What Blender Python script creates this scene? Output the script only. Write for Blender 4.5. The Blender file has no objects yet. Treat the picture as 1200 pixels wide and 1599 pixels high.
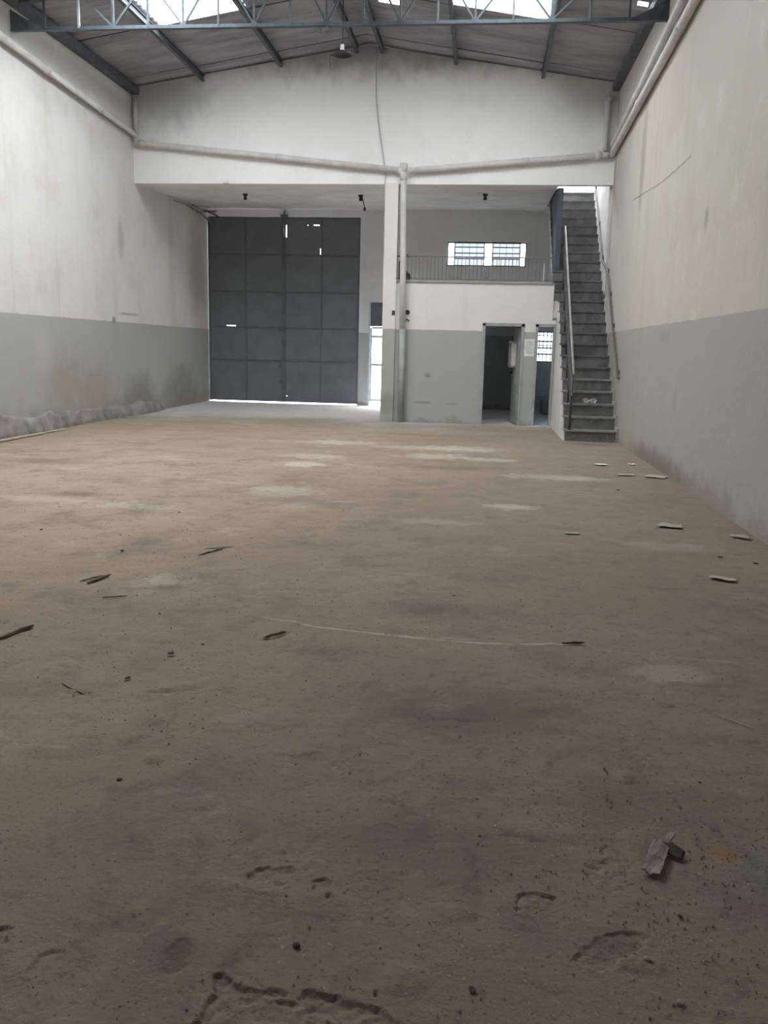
import bpy, bmesh, math, random
import numpy as np
from mathutils import Vector, Matrix

C = bpy.context.scene.collection
scene = bpy.context.scene
R = random.Random(7)

# ------------------------------------------------------------------ camera
F, YAW, PITCH, ROLL, EYE = 1351.31, 0.1086, 0.1856, -0.0243, 1.5
cam_data = bpy.data.cameras.new('camera')
cam = bpy.data.objects.new('camera', cam_data)
C.objects.link(cam)
cy, sy, cp, sp = math.cos(YAW), math.sin(YAW), math.cos(PITCH), math.sin(PITCH)
fwd = Vector((-sy * cp, cy * cp, -sp))
right = Vector((cy, sy, 0))
down = fwd.cross(right)
r2 = math.cos(ROLL) * right + math.sin(ROLL) * down
d2 = -math.sin(ROLL) * right + math.cos(ROLL) * down
m = Matrix.Identity(4)
for i in range(3):
    m[i][0], m[i][1], m[i][2] = r2[i], -d2[i], -fwd[i]
m.translation = (0, 0, EYE)
cam.matrix_world = m
cam_data.sensor_fit = 'VERTICAL'
cam_data.sensor_height = 24.0
cam_data.sensor_width = 18.0
cam_data.lens = 24.0 * F / 1599.0
cam_data.clip_start = 0.05
cam_data.clip_end = 300
scene.camera = cam

# ------------------------------------------------------------------ world and exposure
world = bpy.data.worlds.new('overcast_sky')
scene.world = world
world.use_nodes = True
bg = world.node_tree.nodes['Background']
bg.inputs[0].default_value = (0.945, 0.975, 1.0, 1)
bg.inputs[1].default_value = 4.5
scene.view_settings.view_transform = 'Standard'
scene.view_settings.look = 'None'
scene.view_settings.gamma = 1.0
scene.view_settings.use_curve_mapping = False
scene.view_settings.exposure = 1.82
scene.cycles.max_bounces = 10
scene.cycles.diffuse_bounces = 8
scene.cycles.transparent_max_bounces = 12
scene.cycles.sample_clamp_indirect = 8.0
try:
    scene.cycles.use_denoising = True
except Exception:
    pass

# room dimensions (metres)
XL, XR, YN, YG, YF = -7.444, 2.394, -2.6, 18.39, 23.34
XM = (XL + XR) / 2
EAVE, SLOPE = 6.66, 0.155


def roof_z(x):
    return EAVE + SLOPE * ((x - XL) if x < XM else (XR - x))


SHEET = 1.08
ROW0 = 15.85          # a lap of the roof sheets
SPANS = [(XL, -5.92), (-5.92, -4.30), (-4.30, XM), (XM, -0.78), (-0.78, 0.91), (0.91, XR)]
# skylight cells: (span index, row index) with row r covering ROW0 + r*SHEET ... +SHEET
SKY = {(1, r) for r in range(-10, 0)} | {(4, r) for r in (-1, -2, -3, -7)} | {(5, 5), (4, 5), (5, 4), (4, 4)}  # hall rows out of view are added to light its walls and floor


def portal(loc, sx, sy_, rot):
    l = bpy.data.lights.new('daylight_portal', 'AREA')
    l.shape = 'RECTANGLE'
    l.size, l.size_y = sx, sy_
    l.cycles.is_portal = True
    o = bpy.data.objects.new('daylight_portal', l)
    C.objects.link(o)
    o.location = loc
    o.rotation_euler = rot


def sky_portals():
    done = {}
    for (s, r) in sorted(SKY):
        x0, x1 = SPANS[s]
        xc, yc = (x0 + x1) / 2, ROW0 + (r + .5) * SHEET
        ang = math.atan(SLOPE) * (-1 if s < 3 else 1)
        portal((xc, yc, roof_z(xc) + .12), (x1 - x0) * 1.02, SHEET, (0, ang, 0))


sky_portals()
portal((-2.52, 23.7, 1.36), 1.1, 2.75, (-math.pi / 2, 0, 0))
portal((-.04, 23.7, 3.98), 2.1, .66, (-math.pi / 2, 0, 0))
portal((1.84, 23.7, 1.67), 1.05, .85, (-math.pi / 2, 0, 0))

portal((-1.53, 23.7, 1.78), .6, .55, (-math.pi / 2, 0, 0))  # portal of the added window in the dark inner room

# ------------------------------------------------------------------ node helpers


class M:
    """small node-graph writer"""

    def __init__(self, name):
        self.m = bpy.data.materials.new(name)
        self.m.use_nodes = True
        self.t = self.m.node_tree
        self.n, self.l = self.t.nodes, self.t.links
        self.b = self.n['Principled BSDF']
        self.pos = self.n.new('ShaderNodeNewGeometry').outputs['Position']
        s = self.n.new('ShaderNodeSeparateXYZ')
        self.l.new(self.pos, s.inputs[0])
        self.x, self.y, self.z = s.outputs

    def put(self, sock, v):
        if isinstance(v, bpy.types.NodeSocket):
            self.l.new(v, sock)
        elif isinstance(v, (tuple, list)) and len(v) == 3 and sock.type == 'RGBA':
            sock.default_value = (*v, 1)
        else:
            sock.default_value = v

    def math(self, op, a, b=0.0, c=None, clamp=False):
        n = self.n.new('ShaderNodeMath')
        n.operation = op
        n.use_clamp = clamp
        self.put(n.inputs[0], a)
        self.put(n.inputs[1], b)
        if c is not None:
            self.put(n.inputs[2], c)
        return n.outputs[0]

    def vec(self, op, a, b):
        n = self.n.new('ShaderNodeVectorMath')
        n.operation = op
        self.put(n.inputs[0], a)
        self.put(n.inputs[1], b)
        return n.outputs['Value'] if op in ('LENGTH', 'DISTANCE') else n.outputs[0]

    def noise(self, scale, detail=4, rough=.6, stretch=None, dist=0.0):
        n = self.n.new('ShaderNodeTexNoise')
        v = self.pos
        if stretch:
            v = self.vec('MULTIPLY', v, stretch)
        self.l.new(v, n.inputs['Vector'])
        n.inputs['Scale'].default_value = scale
        n.inputs['Detail'].default_value = detail
        n.inputs['Roughness'].default_value = rough
        n.inputs['Distortion'].default_value = dist
        return n.outputs['Fac']

    def voronoi(self, scale, feature='F1', stretch=None):
        n = self.n.new('ShaderNodeTexVoronoi')
        n.feature = feature
        v = self.pos
        if stretch:
            v = self.vec('MULTIPLY', v, stretch)
        self.l.new(v, n.inputs['Vector'])
        n.inputs['Scale'].default_value = scale
        return n.outputs['Distance']

    def rng(self, v, a, b, lo=0.0, hi=1.0, smooth=True):
        n = self.n.new('ShaderNodeMapRange')
        n.interpolation_type = 'SMOOTHSTEP' if smooth else 'LINEAR'
        self.put(n.inputs['Value'], v)
        n.inputs['From Min'].default_value = a
        n.inputs['From Max'].default_value = b
        n.inputs['To Min'].default_value = lo
        n.inputs['To Max'].default_value = hi
        return n.outputs[0]

    def mix(self, f, a, b, mode='MIX'):
        n = self.n.new('ShaderNodeMix')
        n.data_type = 'RGBA'
        n.blend_type = mode
        self.put(n.inputs['Factor'], f)
        self.put(n.inputs[6], a)
        self.put(n.inputs[7], b)
        return n.outputs[2]

    def blob(self, c, r, hard=.35, wob=0.0, wobscale=3.0):
        d = self.vec('SUBTRACT', self.pos, tuple(c))
        d = self.vec('DIVIDE', d, tuple(r))
        L = self.vec('LENGTH', d, (0, 0, 0))
        if wob:
            w = self.noise(wobscale, 4, .6)
            L = self.math('ADD', L, self.math('MULTIPLY', self.math('SUBTRACT', w, .5), wob))
        return self.rng(L, hard, 1.0, 1.0, 0.0)

    def bump(self, h, strength=.3, dist=.02):
        n = self.n.new('ShaderNodeBump')
        n.inputs['Strength'].default_value = strength
        n.inputs['Distance'].default_value = dist
        self.put(n.inputs['Height'], h)
        self.l.new(n.outputs[0], self.b.inputs['Normal'])

    def done(self, col, rough=.8, metal=0.0, spec=.3):
        self.put(self.b.inputs['Base Color'], col)
        self.put(self.b.inputs['Roughness'], rough)
        self.b.inputs['Metallic'].default_value = metal
        self.b.inputs['Specular IOR Level'].default_value = spec
        return self.m


def plain(name, col, rough=.7, metal=0.0, var=.25, scale=6.0, bump=.15, stretch=None, spec=.3):
    k = M(name)
    n = k.noise(scale, 5, .65, stretch)
    c = k.mix(k.rng(n, .3, .7), tuple(v * (1 - var) for v in col), tuple(min(1, v * (1 + var * .6)) for v in col))
    f = k.noise(scale * 9, 3, .6)
    c = k.mix(k.math('MULTIPLY', k.rng(f, .5, .75), .35), c, tuple(v * .7 for v in col))
    if bump:
        k.bump(f, bump, .01)
    return k.done(c, rough, metal, spec)


def wall_mat(name, up=(.74, .715, .68), low=(.40, .41, .375), split=1.925, stains_shade=(), streak=.35, base=.6, grime=.3):
    k = M(name)
    edge = k.math('ADD', k.z, k.math('MULTIPLY', k.math('SUBTRACT', k.noise(5, 3), .5), .025))
    f = k.math('GREATER_THAN', edge, split)
    c = k.mix(f, low, up)
    big = k.noise(.8, 6, .65)
    c = k.mix(k.math('MULTIPLY', k.rng(big, .42, .72), grime), c, (.42, .385, .34), 'MIX')
    # rain streaks running down
    st = k.noise(1.6, 5, .65, (1.0, 1.0, .07))
    c = k.mix(k.math('MULTIPLY', k.rng(st, .52, .75), streak), c, (.36, .325, .28))
    fade = k.noise(2.2, 5, .7)
    c = k.mix(k.math('MULTIPLY', k.math('MULTIPLY', k.rng(fade, .55, .75), f), .22), c, (.80, .79, .76))
    sp = k.noise(38, 2, .5)
    c = k.mix(k.rng(sp, .70, .76, 0, .35), c, (.16, .14, .12))
    # mud and damp along the foot of the wall
    hz = k.math('ADD', k.z, k.math('MULTIPLY', k.math('SUBTRACT', k.noise(2.3, 5, .65), .5), .9))
    c = k.mix(k.rng(hz, .0, base, .65, 0), c, (.27, .235, .195))
    for (cc, rr, col, a) in stains_shade:
        c = k.mix(k.math('MULTIPLY', k.blob(cc, rr, .25, .9, 3.2), a), c, col)
    h = k.math('ADD', k.noise(26, 4, .6), k.math('MULTIPLY', k.noise(2.5, 4, .6), 1.5))
    k.bump(h, .25, .02)
    return k.done(c, .88, 0, .15)


# ------------------------------------------------------------------ mesh helpers


class MB:
    def __init__(self):
        self.v, self.f = [], []

    def add(self, vs, fs):
        o = len(self.v)
        self.v += [tuple(p) for p in vs]
        self.f += [tuple(i + o for i in f) for f in fs]
        return self

    def box(self, x0, x1, y0, y1, z0, z1):
        return self.add([(x0, y0, z0), (x1, y0, z0), (x1, y1, z0), (x0, y1, z0), (x0, y0, z1), (x1, y0, z1), (x1, y1, z1), (x0, y1, z1)],
                        [(0, 3, 2, 1), (4, 5, 6, 7), (0, 1, 5, 4), (1, 2, 6, 5), (2, 3, 7, 6), (3, 0, 4, 7)])

    def bar(self, a, b, w, h=None, up=(0, 0, 1)):
        """rectangular bar from a to b"""
        a, b = Vector(a), Vector(b)
        d = (b - a).normalized()
        u = Vector(up)
        if abs(d.dot(u)) > .95:
            u = Vector((0, 1, 0))
        s = d.cross(u).normalized() * w / 2
        t = s.cross(d).normalized() * (h or w) / 2
        vs = [p + i * s + j * t for p in (a, b) for (i, j) in ((-1, -1), (1, -1), (1, 1), (-1, 1))]
        return self.add(vs, [(0, 1, 2, 3), (7, 6, 5, 4), (0, 4, 5, 1), (1, 5, 6, 2), (2, 6, 7, 3), (3, 7, 4, 0)])

    def tube(self, pts, r, n=10, cap=True):
        pts = [Vector(p) for p in pts]
        rs = r if isinstance(r, (list, tuple)) else [r] * len(pts)
        vs, fs, prev = [], [], None
        for i, p in enumerate(pts):
            d = (pts[min(i + 1, len(pts) - 1)] - pts[max(i - 1, 0)]).normalized()
            if prev is None:
                u = Vector((0, 0, 1)) if abs(d.z) < .9 else Vector((0, 1, 0))
                prev = d.cross(u).normalized()
            prev = (prev - d * prev.dot(d)).normalized()
            w = d.cross(prev)
            for k in range(n):
                a = 2 * math.pi * k / n
                vs.append(p + (prev * math.cos(a) + w * math.sin(a)) * rs[i])
        for i in range(len(pts) - 1):
            for k in range(n):
                k2 = (k + 1) % n
                fs.append((i * n + k, i * n + k2, (i + 1) * n + k2, (i + 1) * n + k))
        if cap:
            fs.append(tuple(range(n))[::-1])
            fs.append(tuple((len(pts) - 1) * n + k for k in range(n)))
        return self.add(vs, fs)

    def prism(self, poly, axis, a, b):
        """poly of 2-D points extruded along axis ('x': poly=(y,z), 'y': poly=(x,z), 'z': poly=(x,y))"""
        def P(q, t):
            return {'x': (t, q[0], q[1]), 'y': (q[0], t, q[1]), 'z': (q[0], q[1], t)}[axis]
        n = len(poly)
        vs = [P(q, a) for q in poly] + [P(q, b) for q in poly]
        fs = [tuple(range(n)), tuple(range(n, 2 * n))[::-1]]
        fs += [(i, i + n, (i + 1) % n + n, (i + 1) % n) for i in range(n)]
        return self.add(vs, fs)

    def lathe(self, prof, c, n=20):
        vs, fs = [], []
        for (r, z) in prof:
            for k in range(n):
                a = 2 * math.pi * k / n
                vs.append((c[0] + r * math.cos(a), c[1] + r * math.sin(a), c[2] + z))
        for i in range(len(prof) - 1):
            for k in range(n):
                k2 = (k + 1) % n
                fs.append((i * n + k, i * n + k2, (i + 1) * n + k2, (i + 1) * n + k))
        return self.add(vs, fs)

    def mesh(self, name, mat, off=(0, 0, 0), smooth=False, fix=True):
        me = bpy.data.meshes.new(name)
        me.from_pydata([(a - off[0], b - off[1], c - off[2]) for a, b, c in self.v], [], self.f)
        if fix:
            bm = bmesh.new()
            bm.from_mesh(me)
            bmesh.ops.recalc_face_normals(bm, faces=bm.faces)
            bm.to_mesh(me)
            bm.free()
        if smooth:
            for p in me.polygons:
                p.use_smooth = True
        me.materials.append(mat)
        return me

    def build(self, name, mat, parent=None, smooth=False, fix=True):
        off = parent.matrix_world.translation if parent else Vector()
        if parent is not None:
            off = world_loc(parent)
        o = bpy.data.objects.new(name, self.mesh(name, mat, off, smooth, fix))
        C.objects.link(o)
        o.parent = parent
        return o


def world_loc(o):
    p = Vector(o.location)
    while o.parent:
        o = o.parent
        p += Vector(o.location)
    return p


def tag(o, label, cat, group=None):
    o['label'] = label
    o['category'] = cat
    if group:
        o['group'] = group
    return o


def thing(name, label, cat, loc, group=None):
    o = bpy.data.objects.new(name, None)
    o.empty_display_size = .1
    C.objects.link(o)
    o.location = loc
    return tag(o, label, cat, group)


def struct(name, mb, mat, smooth=False):
    o = mb.build(name, mat, None, smooth)
    o['kind'] = 'structure'
    return o


def solo(name, mb, mat, loc, label, cat, group=None, smooth=False):
    o = bpy.data.objects.new(name, mb.mesh(name, mat, loc, smooth))
    C.objects.link(o)
    o.location = loc
    return tag(o, label, cat, group)


def holes_wall(mb, x0, x1, z0, z1, y0, y1, holes):
    xs = sorted({x0, x1, *[h[0] for h in holes], *[h[1] for h in holes]})
    xs = [x for x in xs if x0 <= x <= x1]
    for a, b in zip(xs, xs[1:]):
        xm = (a + b) / 2
        cuts = sorted([(h[2], h[3]) for h in holes if h[0] < xm < h[1]])
        z = z0
        for c0, c1 in cuts:
            if c0 > z:
                mb.box(a, b, y0, y1, z, c0)
            z = max(z, c1)
        if z < z1:
            mb.box(a, b, y0, y1, z, z1)
    return mb


# ------------------------------------------------------------------ materials
m_wall_left = wall_mat('wall_left_paint', up=(.69, .672, .64), stains_shade=[
    ((XL, 15.0, .75), (1, 1.3, .75), (.36, .325, .275), .75),
    ((XL, 16.3, .6), (1, 1.0, .8), (.33, .28, .22), .5),
    ((XL, 14.2, 1.35), (1, .5, .6), (.50, .47, .41), .5),
    ((XL, 18.4, .3), (1, 1.2, .8), (.22, .20, .18), .65),
    ((XL, 21.0, .4), (1, 1.6, 1.0), (.21, .20, .18), .6),
    ((XL, 17.14, 1.95), (1, .12, .10), (.18, .25, .12), .8),
    ((XL, 17.9, 2.1), (1, .7, .045), (.33, .30, .28), .6),
    ((XL, 22.4, 3.3), (1, 1.0, 1.8), (.30, .28, .26), .45),
    ((XL, 17.6, 3.6), (1, .22, .6), (.36, .34, .31), .5),
    ((XL, 15.6, 6.2), (1, 4.5, .28), (.35, .33, .32), .5)], streak=.30)  # last entry paints the shading that deepens towards roof and pipe
m_wall_right = wall_mat('wall_right_paint', up=(.53, .50, .435), low=(.375, .365, .325), stains_shade=[
    ((XR, 10.4, 3.02), (1, .13, .20), (.30, .28, .26), .7),
    ((XR, 15.0, 4.6), (1, .28, 1.3), (.30, .265, .22), .7),
    ((XR, 13.4, 5.0), (1, 2.4, 1.2), (.46, .41, .36), .45),
    ((XR, 11.2, .95), (1, .15, .2), (.22, .21, .19), .25),
    ((XR, 14.6, .25), (1, .55, .5), (.42, .36, .28), .7),
    ((XR, 12.0, .05), (1, 2.6, .28), (.20, .17, .14), .7),
    ((XR, 12.2, 1.75), (1, .5, .12), (.24, .24, .22), .25)], streak=.40, base=.28)
m_wall_mid = wall_mat('wall_middle_paint', stains_shade=[
    ((-1.25, YG, .42), (.26, 1, .04), (.15, .14, .13), .4),
    ((-.62, YG, .40), (.18, 1, .03), (.17, .16, .15), .35),
    ((-1.15, YG, .98), (.09, 1, .07), (.18, .17, .15), .6),
    ((-2.0, YG, .35), (.25, 1, .35), (.20, .19, .17), .45)], streak=.14, grime=.12, base=.18)
m_wall_gable = wall_mat('wall_gable_paint', up=(.86, .85, .83), split=-1, streak=.08, grime=.14, base=0.01, stains_shade=[
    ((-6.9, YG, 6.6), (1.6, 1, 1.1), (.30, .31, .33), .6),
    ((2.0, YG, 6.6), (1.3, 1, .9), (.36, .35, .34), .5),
    ((-2.5, YG, 7.55), (6.8, 1, .95), (.25, .25, .26), .75)])  # gable tone darkens towards the roof and upper corners
m_wall_far = wall_mat('wall_far_paint', up=(.76, .76, .77), low=(.45, .46, .46), streak=.12, grime=.2, base=.15)
m_inner = wall_mat('inner_room_paint', up=(.72, .74, .75), low=(.60, .65, .68), streak=.15)
m_soffit = plain('soffit_paint', (.80, .79, .79), .9, var=.12, scale=1.2)
m_white = plain('white_plaster', (.70, .68, .65), .9, var=.12, scale=3)
m_pipe = plain('dusty_white_pipe', (.62, .60, .575), .6, var=.12, scale=3, bump=0)
m_pipe_lo = plain('green_grey_pipe_paint', (.36, .37, .34), .7, var=.12, scale=3, bump=0)
m_roof = plain('fibre_cement_sheet', (.37, .375, .405), .9, var=.28, scale=2.4, stretch=(.25, 1, 1))
m_steel = plain('blue_grey_steel', (.105, .125, .14), .55, var=.3, scale=5)
m_steel_pale = plain('galvanised_and_lit_steel', (.55, .60, .63), .4, .3, var=.15)
m_gate = plain('gate_paint', (.175, .185, .20), .5, var=.12, scale=2.5)
m_gate_fr = plain('gate_frame_paint', (.14, .148, .16), .5, var=.2, scale=4)
m_grille = plain('grille_paint', (.16, .175, .20), .5, var=.2)
m_rail = plain('thin_rail_paint', (.165, .16, .158), .6, var=.2)
m_handpale = plain('worn_hand_rail', (.34, .325, .30), .5, .2, var=.15)
m_hand = plain('handrail_steel', (.15, .125, .105), .5, .3, var=.2)
m_post = plain('dark_post_steel', (.085, .085, .085), .55, var=.2)
m_concrete = plain('stair_concrete', (.35, .34, .32), .85, var=.2, scale=3)
m_frame = plain('door_frame_paint', (.36, .38, .37), .6, var=.15)
m_leaf = plain('door_leaf_paint', (.30, .31, .28), .65, var=.2)
m_dark = plain('dark_plastic', (.035, .033, .033), .5, var=.3)
m_paper = plain('old_paper', (.43, .385, .335), .8, var=.2, scale=14)
m_paper_white = plain('white_plastic', (.78, .77, .76), .45, var=.1, scale=20)
m_carton = plain('crushed_carton', (.30, .26, .22), .85, var=.3, scale=20)
m_wood = plain('weathered_wood', (.19, .148, .11), .85, var=.4, scale=20)
m_palewood = plain('pale_wood', (.46, .40, .32), .8, var=.25, scale=20)
m_stone = plain('dark_crumb', (.085, .07, .055), .9, var=.4, scale=30)
m_stone_pale = plain('pale_crumb', (.36, .32, .27), .9, var=.3, scale=30)
m_blue = plain('dark_blue_panel', (.085, .105, .13), .6, var=.25, scale=2)
m_plinth = plain('raw_mortar', (.275, .252, .226), .95, var=.35, scale=3, bump=.5)
m_ground = plain('outside_concrete', (.72, .71, .69), .9, var=.15, scale=1)


def stair_mat():
    k = M('worn_grey_marble')
    v = k.noise(2.2, 6, .7, None, 1.2)
    c = k.mix(k.rng(v, .35, .65), (.115, .115, .112), (.19, .19, .185))
    st = k.noise(4.5, 4, .6, (1, .2, .25))
    c = k.mix(k.rng(st, .55, .72, 0, .55), c, (.06, .058, .055))
    k.bump(k.noise(40, 3), .1, .005)
    return k.done(c, .6, 0, .3)


m_marble = stair_mat()
m_nosing = plain('worn_nosing', (.27, .265, .255), .5, var=.3, scale=6)


def glass_mat(name, tint, trans, rough=.05):
    k = M(name)
    k.n.remove(k.b)
    t = k.n.new('ShaderNodeBsdfTransparent')
    t.inputs[0].default_value = (*tint, 1)
    d = k.n.new('ShaderNodeBsdfTranslucent')
    d.inputs[0].default_value = (*tint, 1)
    g = k.n.new('ShaderNodeBsdfGlossy')
    g.inputs['Roughness'].default_value = rough
    a = k.n.new('ShaderNodeMixShader')
    a.inputs[0].default_value = trans
    k.l.new(d.outputs[0], a.inputs[1])
    k.l.new(t.outputs[0], a.inputs[2])
    b = k.n.new('ShaderNodeMixShader')
    b.inputs[0].default_value = .05
    k.l.new(a.outputs[0], b.inputs[1])
    k.l.new(g.outputs[0], b.inputs[2])
    k.l.new(b.outputs[0], k.n['Material Output'].inputs[0])
    return k.m


m_glass = glass_mat('tinted_glass', (.50, .52, .53), .9)  # tint holds the window brightness down so the bars show
m_louvre = glass_mat('louvre_glass', (.26, .27, .275), .9)
m_clear = glass_mat('clear_glass', (.92, .94, .95), .95)
m_fibre = glass_mat('translucent_roof_sheet', (.92, .94, .95), .72, .4)


def floor_mat():
    k = M('dirty_concrete_floor')
    big = k.noise(.35, 6, .6)
    c = k.mix(k.rng(big, .35, .65), (.292, .226, .168), (.37, .29, .222))
    mid = k.noise(1.7, 7, .68, (1, .8, 1))
    c = k.mix(k.rng(mid, .46, .70, 0, .85), c, (.20, .158, .125))
    pale = k.noise(1.1, 7, .7, (.8, 1.1, 1), .6)
    c = k.mix(k.rng(pale, .56, .72, 0, .55), c, (.53, .46, .39))
    # darker and browner towards the right wall; tone shifts along the hall
    side = k.math('ADD', k.x, k.math('MULTIPLY', k.math('SUBTRACT', k.noise(.5, 4), .5), 2.4))
    c = k.mix(k.rng(side, -3.4, .6, .0, .55), c, (.22, .175, .142))
    hall_y = k.math('ADD', k.y, k.math('MULTIPLY', k.math('SUBTRACT', k.noise(.4, 4), .5), 4))
    c = k.mix(k.rng(hall_y, 7.0, 18.0, 0, .5), c, (.295, .24, .19))
    c = k.mix(k.rng(hall_y, 16.8, 20.5, 0, .9), c, (.70, .69, .68))  # entrance floor paled to carry the daylight spilling from the side door
    for (x, y, rx, ry, a) in [(-2.3, 11.1, .45, .35, .9), (-2.32, 11.96, .7, .35, .55), (-2.08, 8.95, .6, .45, .5), (-2.02, 5.24, .22, .2, .5),
                              (-4.03, 7.83, 1.0, .25, .4), (-.29, 13.6, .9, .5, .7), (-.63, 12.5, .7, .45, .7), (.1, 12.3, .6, .25, .7),
                              (.34, 8.5, .34, .24, .8), (.97, 10.8, .9, .35, .45), (.95, 4.14, .22, .22, .38), (-.9, 13.5, 1.1, .35, .5),
                              (-2.3, 13.9, .9, .4, .6), (-3.2, 7.69, .6, .2, .45), (1.21, 10.8, .5, .3, .4), (-.3, 7.6, .5, .2, .3),
                              (1.55, 7.0, .5, .25, .3), (-1.0, 16.5, 2.2, .8, .35), (-3.8, 20.5, 3.2, 2.2, .45)]:
        c = k.mix(k.math('MULTIPLY', k.blob((x, y, 0), (rx, ry, 9), .3, 1.6, 6.0), a * .75), c, (.53, .47, .40))
    for (x, y, rx, ry, a) in [(-5.4, 10.4, .9, .35, .4), (-4.0, 8.2, .5, .22, .4), (-1.93, 5.1, .16, .1, .55), (-.4, 11.3, .8, .3, .45),
                              (0, 3.5, .8, .5, .4), (-.1, 2.45, .5, .35, .35), (.6, 2.8, .45, .3, .3), (-.7, 1.87, .06, .1, .6),
                              (-.14, 4.95, .7, .2, .3), (1.9, 15.0, .7, .5, .5), (-1.9, 3.4, .5, .2, .25), (.4, 2.06, .12, .09, .35)]:
        c = k.mix(k.math('MULTIPLY', k.blob((x, y, 0), (rx, ry, 9), .1, 1.0, 6.0), a), c, (.11, .088, .068))
    c = k.mix(k.math('MULTIPLY', k.blob((.93, 2.40, 0), (.20, .28, 9), .2, 1.2, 9), .55), c, (.17, .19, .185))
    c = k.mix(k.math('MULTIPLY', k.blob((.81, 2.54, 0), (.075, .07, 9), .2, 1.2, 14), .6), c, (.30, .16, .075))
    # thin pale drag lines
    for (pts, w, a) in [([(-.95, 4.52), (-.55, 4.45), (-.12, 4.40), (.2, 4.405), (.55, 4.46)], .016, .85),
                        ([(-1.2, 4.62), (-.75, 4.47), (-.2, 4.43), (.1, 4.45)], .012, .5),
                        ([(.6, 4.42), (.9, 4.36), (1.5, 4.33)], .01, .35)]:
        for p, q in zip(pts, pts[1:]):
            cx, cy_ = (p[0] + q[0]) / 2, (p[1] + q[1]) / 2
            L = math.hypot(q[0] - p[0], q[1] - p[1])
            th = math.atan2(q[1] - p[1], q[0] - p[0])
            n = k.n.new('ShaderNodeMapping')
            n.vector_type = 'TEXTURE'
            n.inputs['Location'].default_value = (cx, cy_, 0)
            n.inputs['Rotation'].default_value = (0, 0, th)
            n.inputs['Scale'].default_value = (L * .62, w, 9)
            k.l.new(k.pos, n.inputs[0])
            wv = k.vec('ADD', n.outputs[0], (0, 0, 0))
            Ln = k.math('ADD', k.vec('LENGTH', wv, (0, 0, 0)), k.math('MULTIPLY', k.math('SUBTRACT', k.noise(9, 4, .7), .5), 1.2))
            c = k.mix(k.math('MULTIPLY', k.rng(Ln, .2, 1.1, 1, 0), a), c, (.47, .43, .38))
    # dark and pale specks of grit
    s1 = k.noise(55, 3, .6)
    c = k.mix(k.rng(s1, .62, .69, 0, .6), c, (.085, .068, .052))
    s2 = k.noise(80, 2, .5)
    c = k.mix(k.rng(s2, .70, .77, 0, .6), c, (.55, .51, .45))
    s3 = k.noise(14, 4, .7)
    c = k.mix(k.rng(s3, .58, .72, 0, .5), c, (.14, .112, .088))
    s4 = k.noise(5.5, 6, .75)
    c = k.mix(k.rng(s4, .52, .68, 0, .5), c, (.17, .138, .11))
    c = k.mix(k.rng(s4, .33, .45, .2, 0), c, (.42, .355, .29))
    h = k.math('ADD', k.noise(60, 4, .65), k.math('MULTIPLY', k.noise(9, 5, .65), 2.0))
    k.bump(h, .45, .012)
    return k.done(c, .9, 0, .12)


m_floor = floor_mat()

# ------------------------------------------------------------------ floor


def vnoise(x, y, seed):
    """numpy value noise"""
    rs = np.random.RandomState(seed)
    T = rs.rand(256, 256)
    xi, yi = np.floor(x).astype(int), np.floor(y).astype(int)
    fx, fy = x - xi, y - yi
    fx, fy = fx * fx * (3 - 2 * fx), fy * fy * (3 - 2 * fy)
    g = lambda a, b: T[a % 256, b % 256]
    return (g(xi, yi) * (1 - fx) + g(xi + 1, yi) * fx) * (1 - fy) + (g(xi, yi + 1) * (1 - fx) + g(xi + 1, yi + 1) * fx) * fy - .5


PITS = [  # broken patches of the screed: outline in metres, depth
    ([(-.59, 1.35), (-.60, 1.55), (-.58, 1.68), (-.57, 1.75), (-.59, 1.81), (-.57, 1.82), (-.52, 1.785), (-.48, 1.775), (-.42, 1.785), (-.40, 1.765), (-.43, 1.745),
      (-.37, 1.75), (-.36, 1.785), (-.34, 1.80), (-.30, 1.79), (-.27, 1.785), (-.23, 1.77), (-.19, 1.765), (-.15, 1.74), (-.12, 1.72), (-.08, 1.68), (-.05, 1.55), (-.08, 1.35)], .0085),
    ([(-.60, 2.15), (-.61, 2.21), (-.60, 2.25), (-.56, 2.265), (-.545, 2.26), (-.53, 2.275), (-.50, 2.275), (-.47, 2.25), (-.475, 2.21), (-.52, 2.15), (-.56, 2.13)], .006),
    ([(-.42, 2.18), (-.42, 2.225), (-.39, 2.235), (-.37, 2.215), (-.37, 2.18), (-.40, 2.16)], .006),
    ([(-.38, 2.135), (-.365, 2.165), (-.35, 2.15), (-.345, 2.13)], .007),
    ([(.37, 2.33), (.37, 2.41), (.40, 2.43), (.43, 2.44), (.425, 2.52), (.46, 2.54), (.49, 2.50), (.51, 2.42), (.47, 2.31), (.42, 2.28)], .005),
    ([(.15, 2.17), (.16, 2.225), (.175, 2.245), (.22, 2.255), (.27, 2.25), (.28, 2.2), (.2, 2.15)], .007),
    ([(.29, 1.98), (.31, 2.04), (.345, 2.045), (.38, 2.095), (.42, 2.115), (.48, 2.12), (.50, 2.09), (.43, 2.01), (.36, 1.95)], .0055),
    ([(-1.25, 1.80), (-1.24, 1.88), (-1.16, 1.90), (-1.13, 1.85), (-1.15, 1.80)], .008),
    ([(-1.03, 1.74), (-1.03, 1.80), (-1.01, 1.835), (-.97, 1.83), (-.965, 1.79), (-.99, 1.73)], .005),
    ([(-.73, 1.80), (-.73, 1.90), (-.70, 1.93), (-.67, 1.89), (-.65, 1.83), (-.69, 1.78)], .0025),
    ([(-1.1, 4.22), (-1.07, 4.30), (-1.0, 4.36), (-.96, 4.37), (-1.02, 4.26)], .012),
    ([(-1.42, 3.47), (-1.37, 3.53), (-1.28, 3.50), (-1.3, 3.45)], .010),
]


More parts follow.
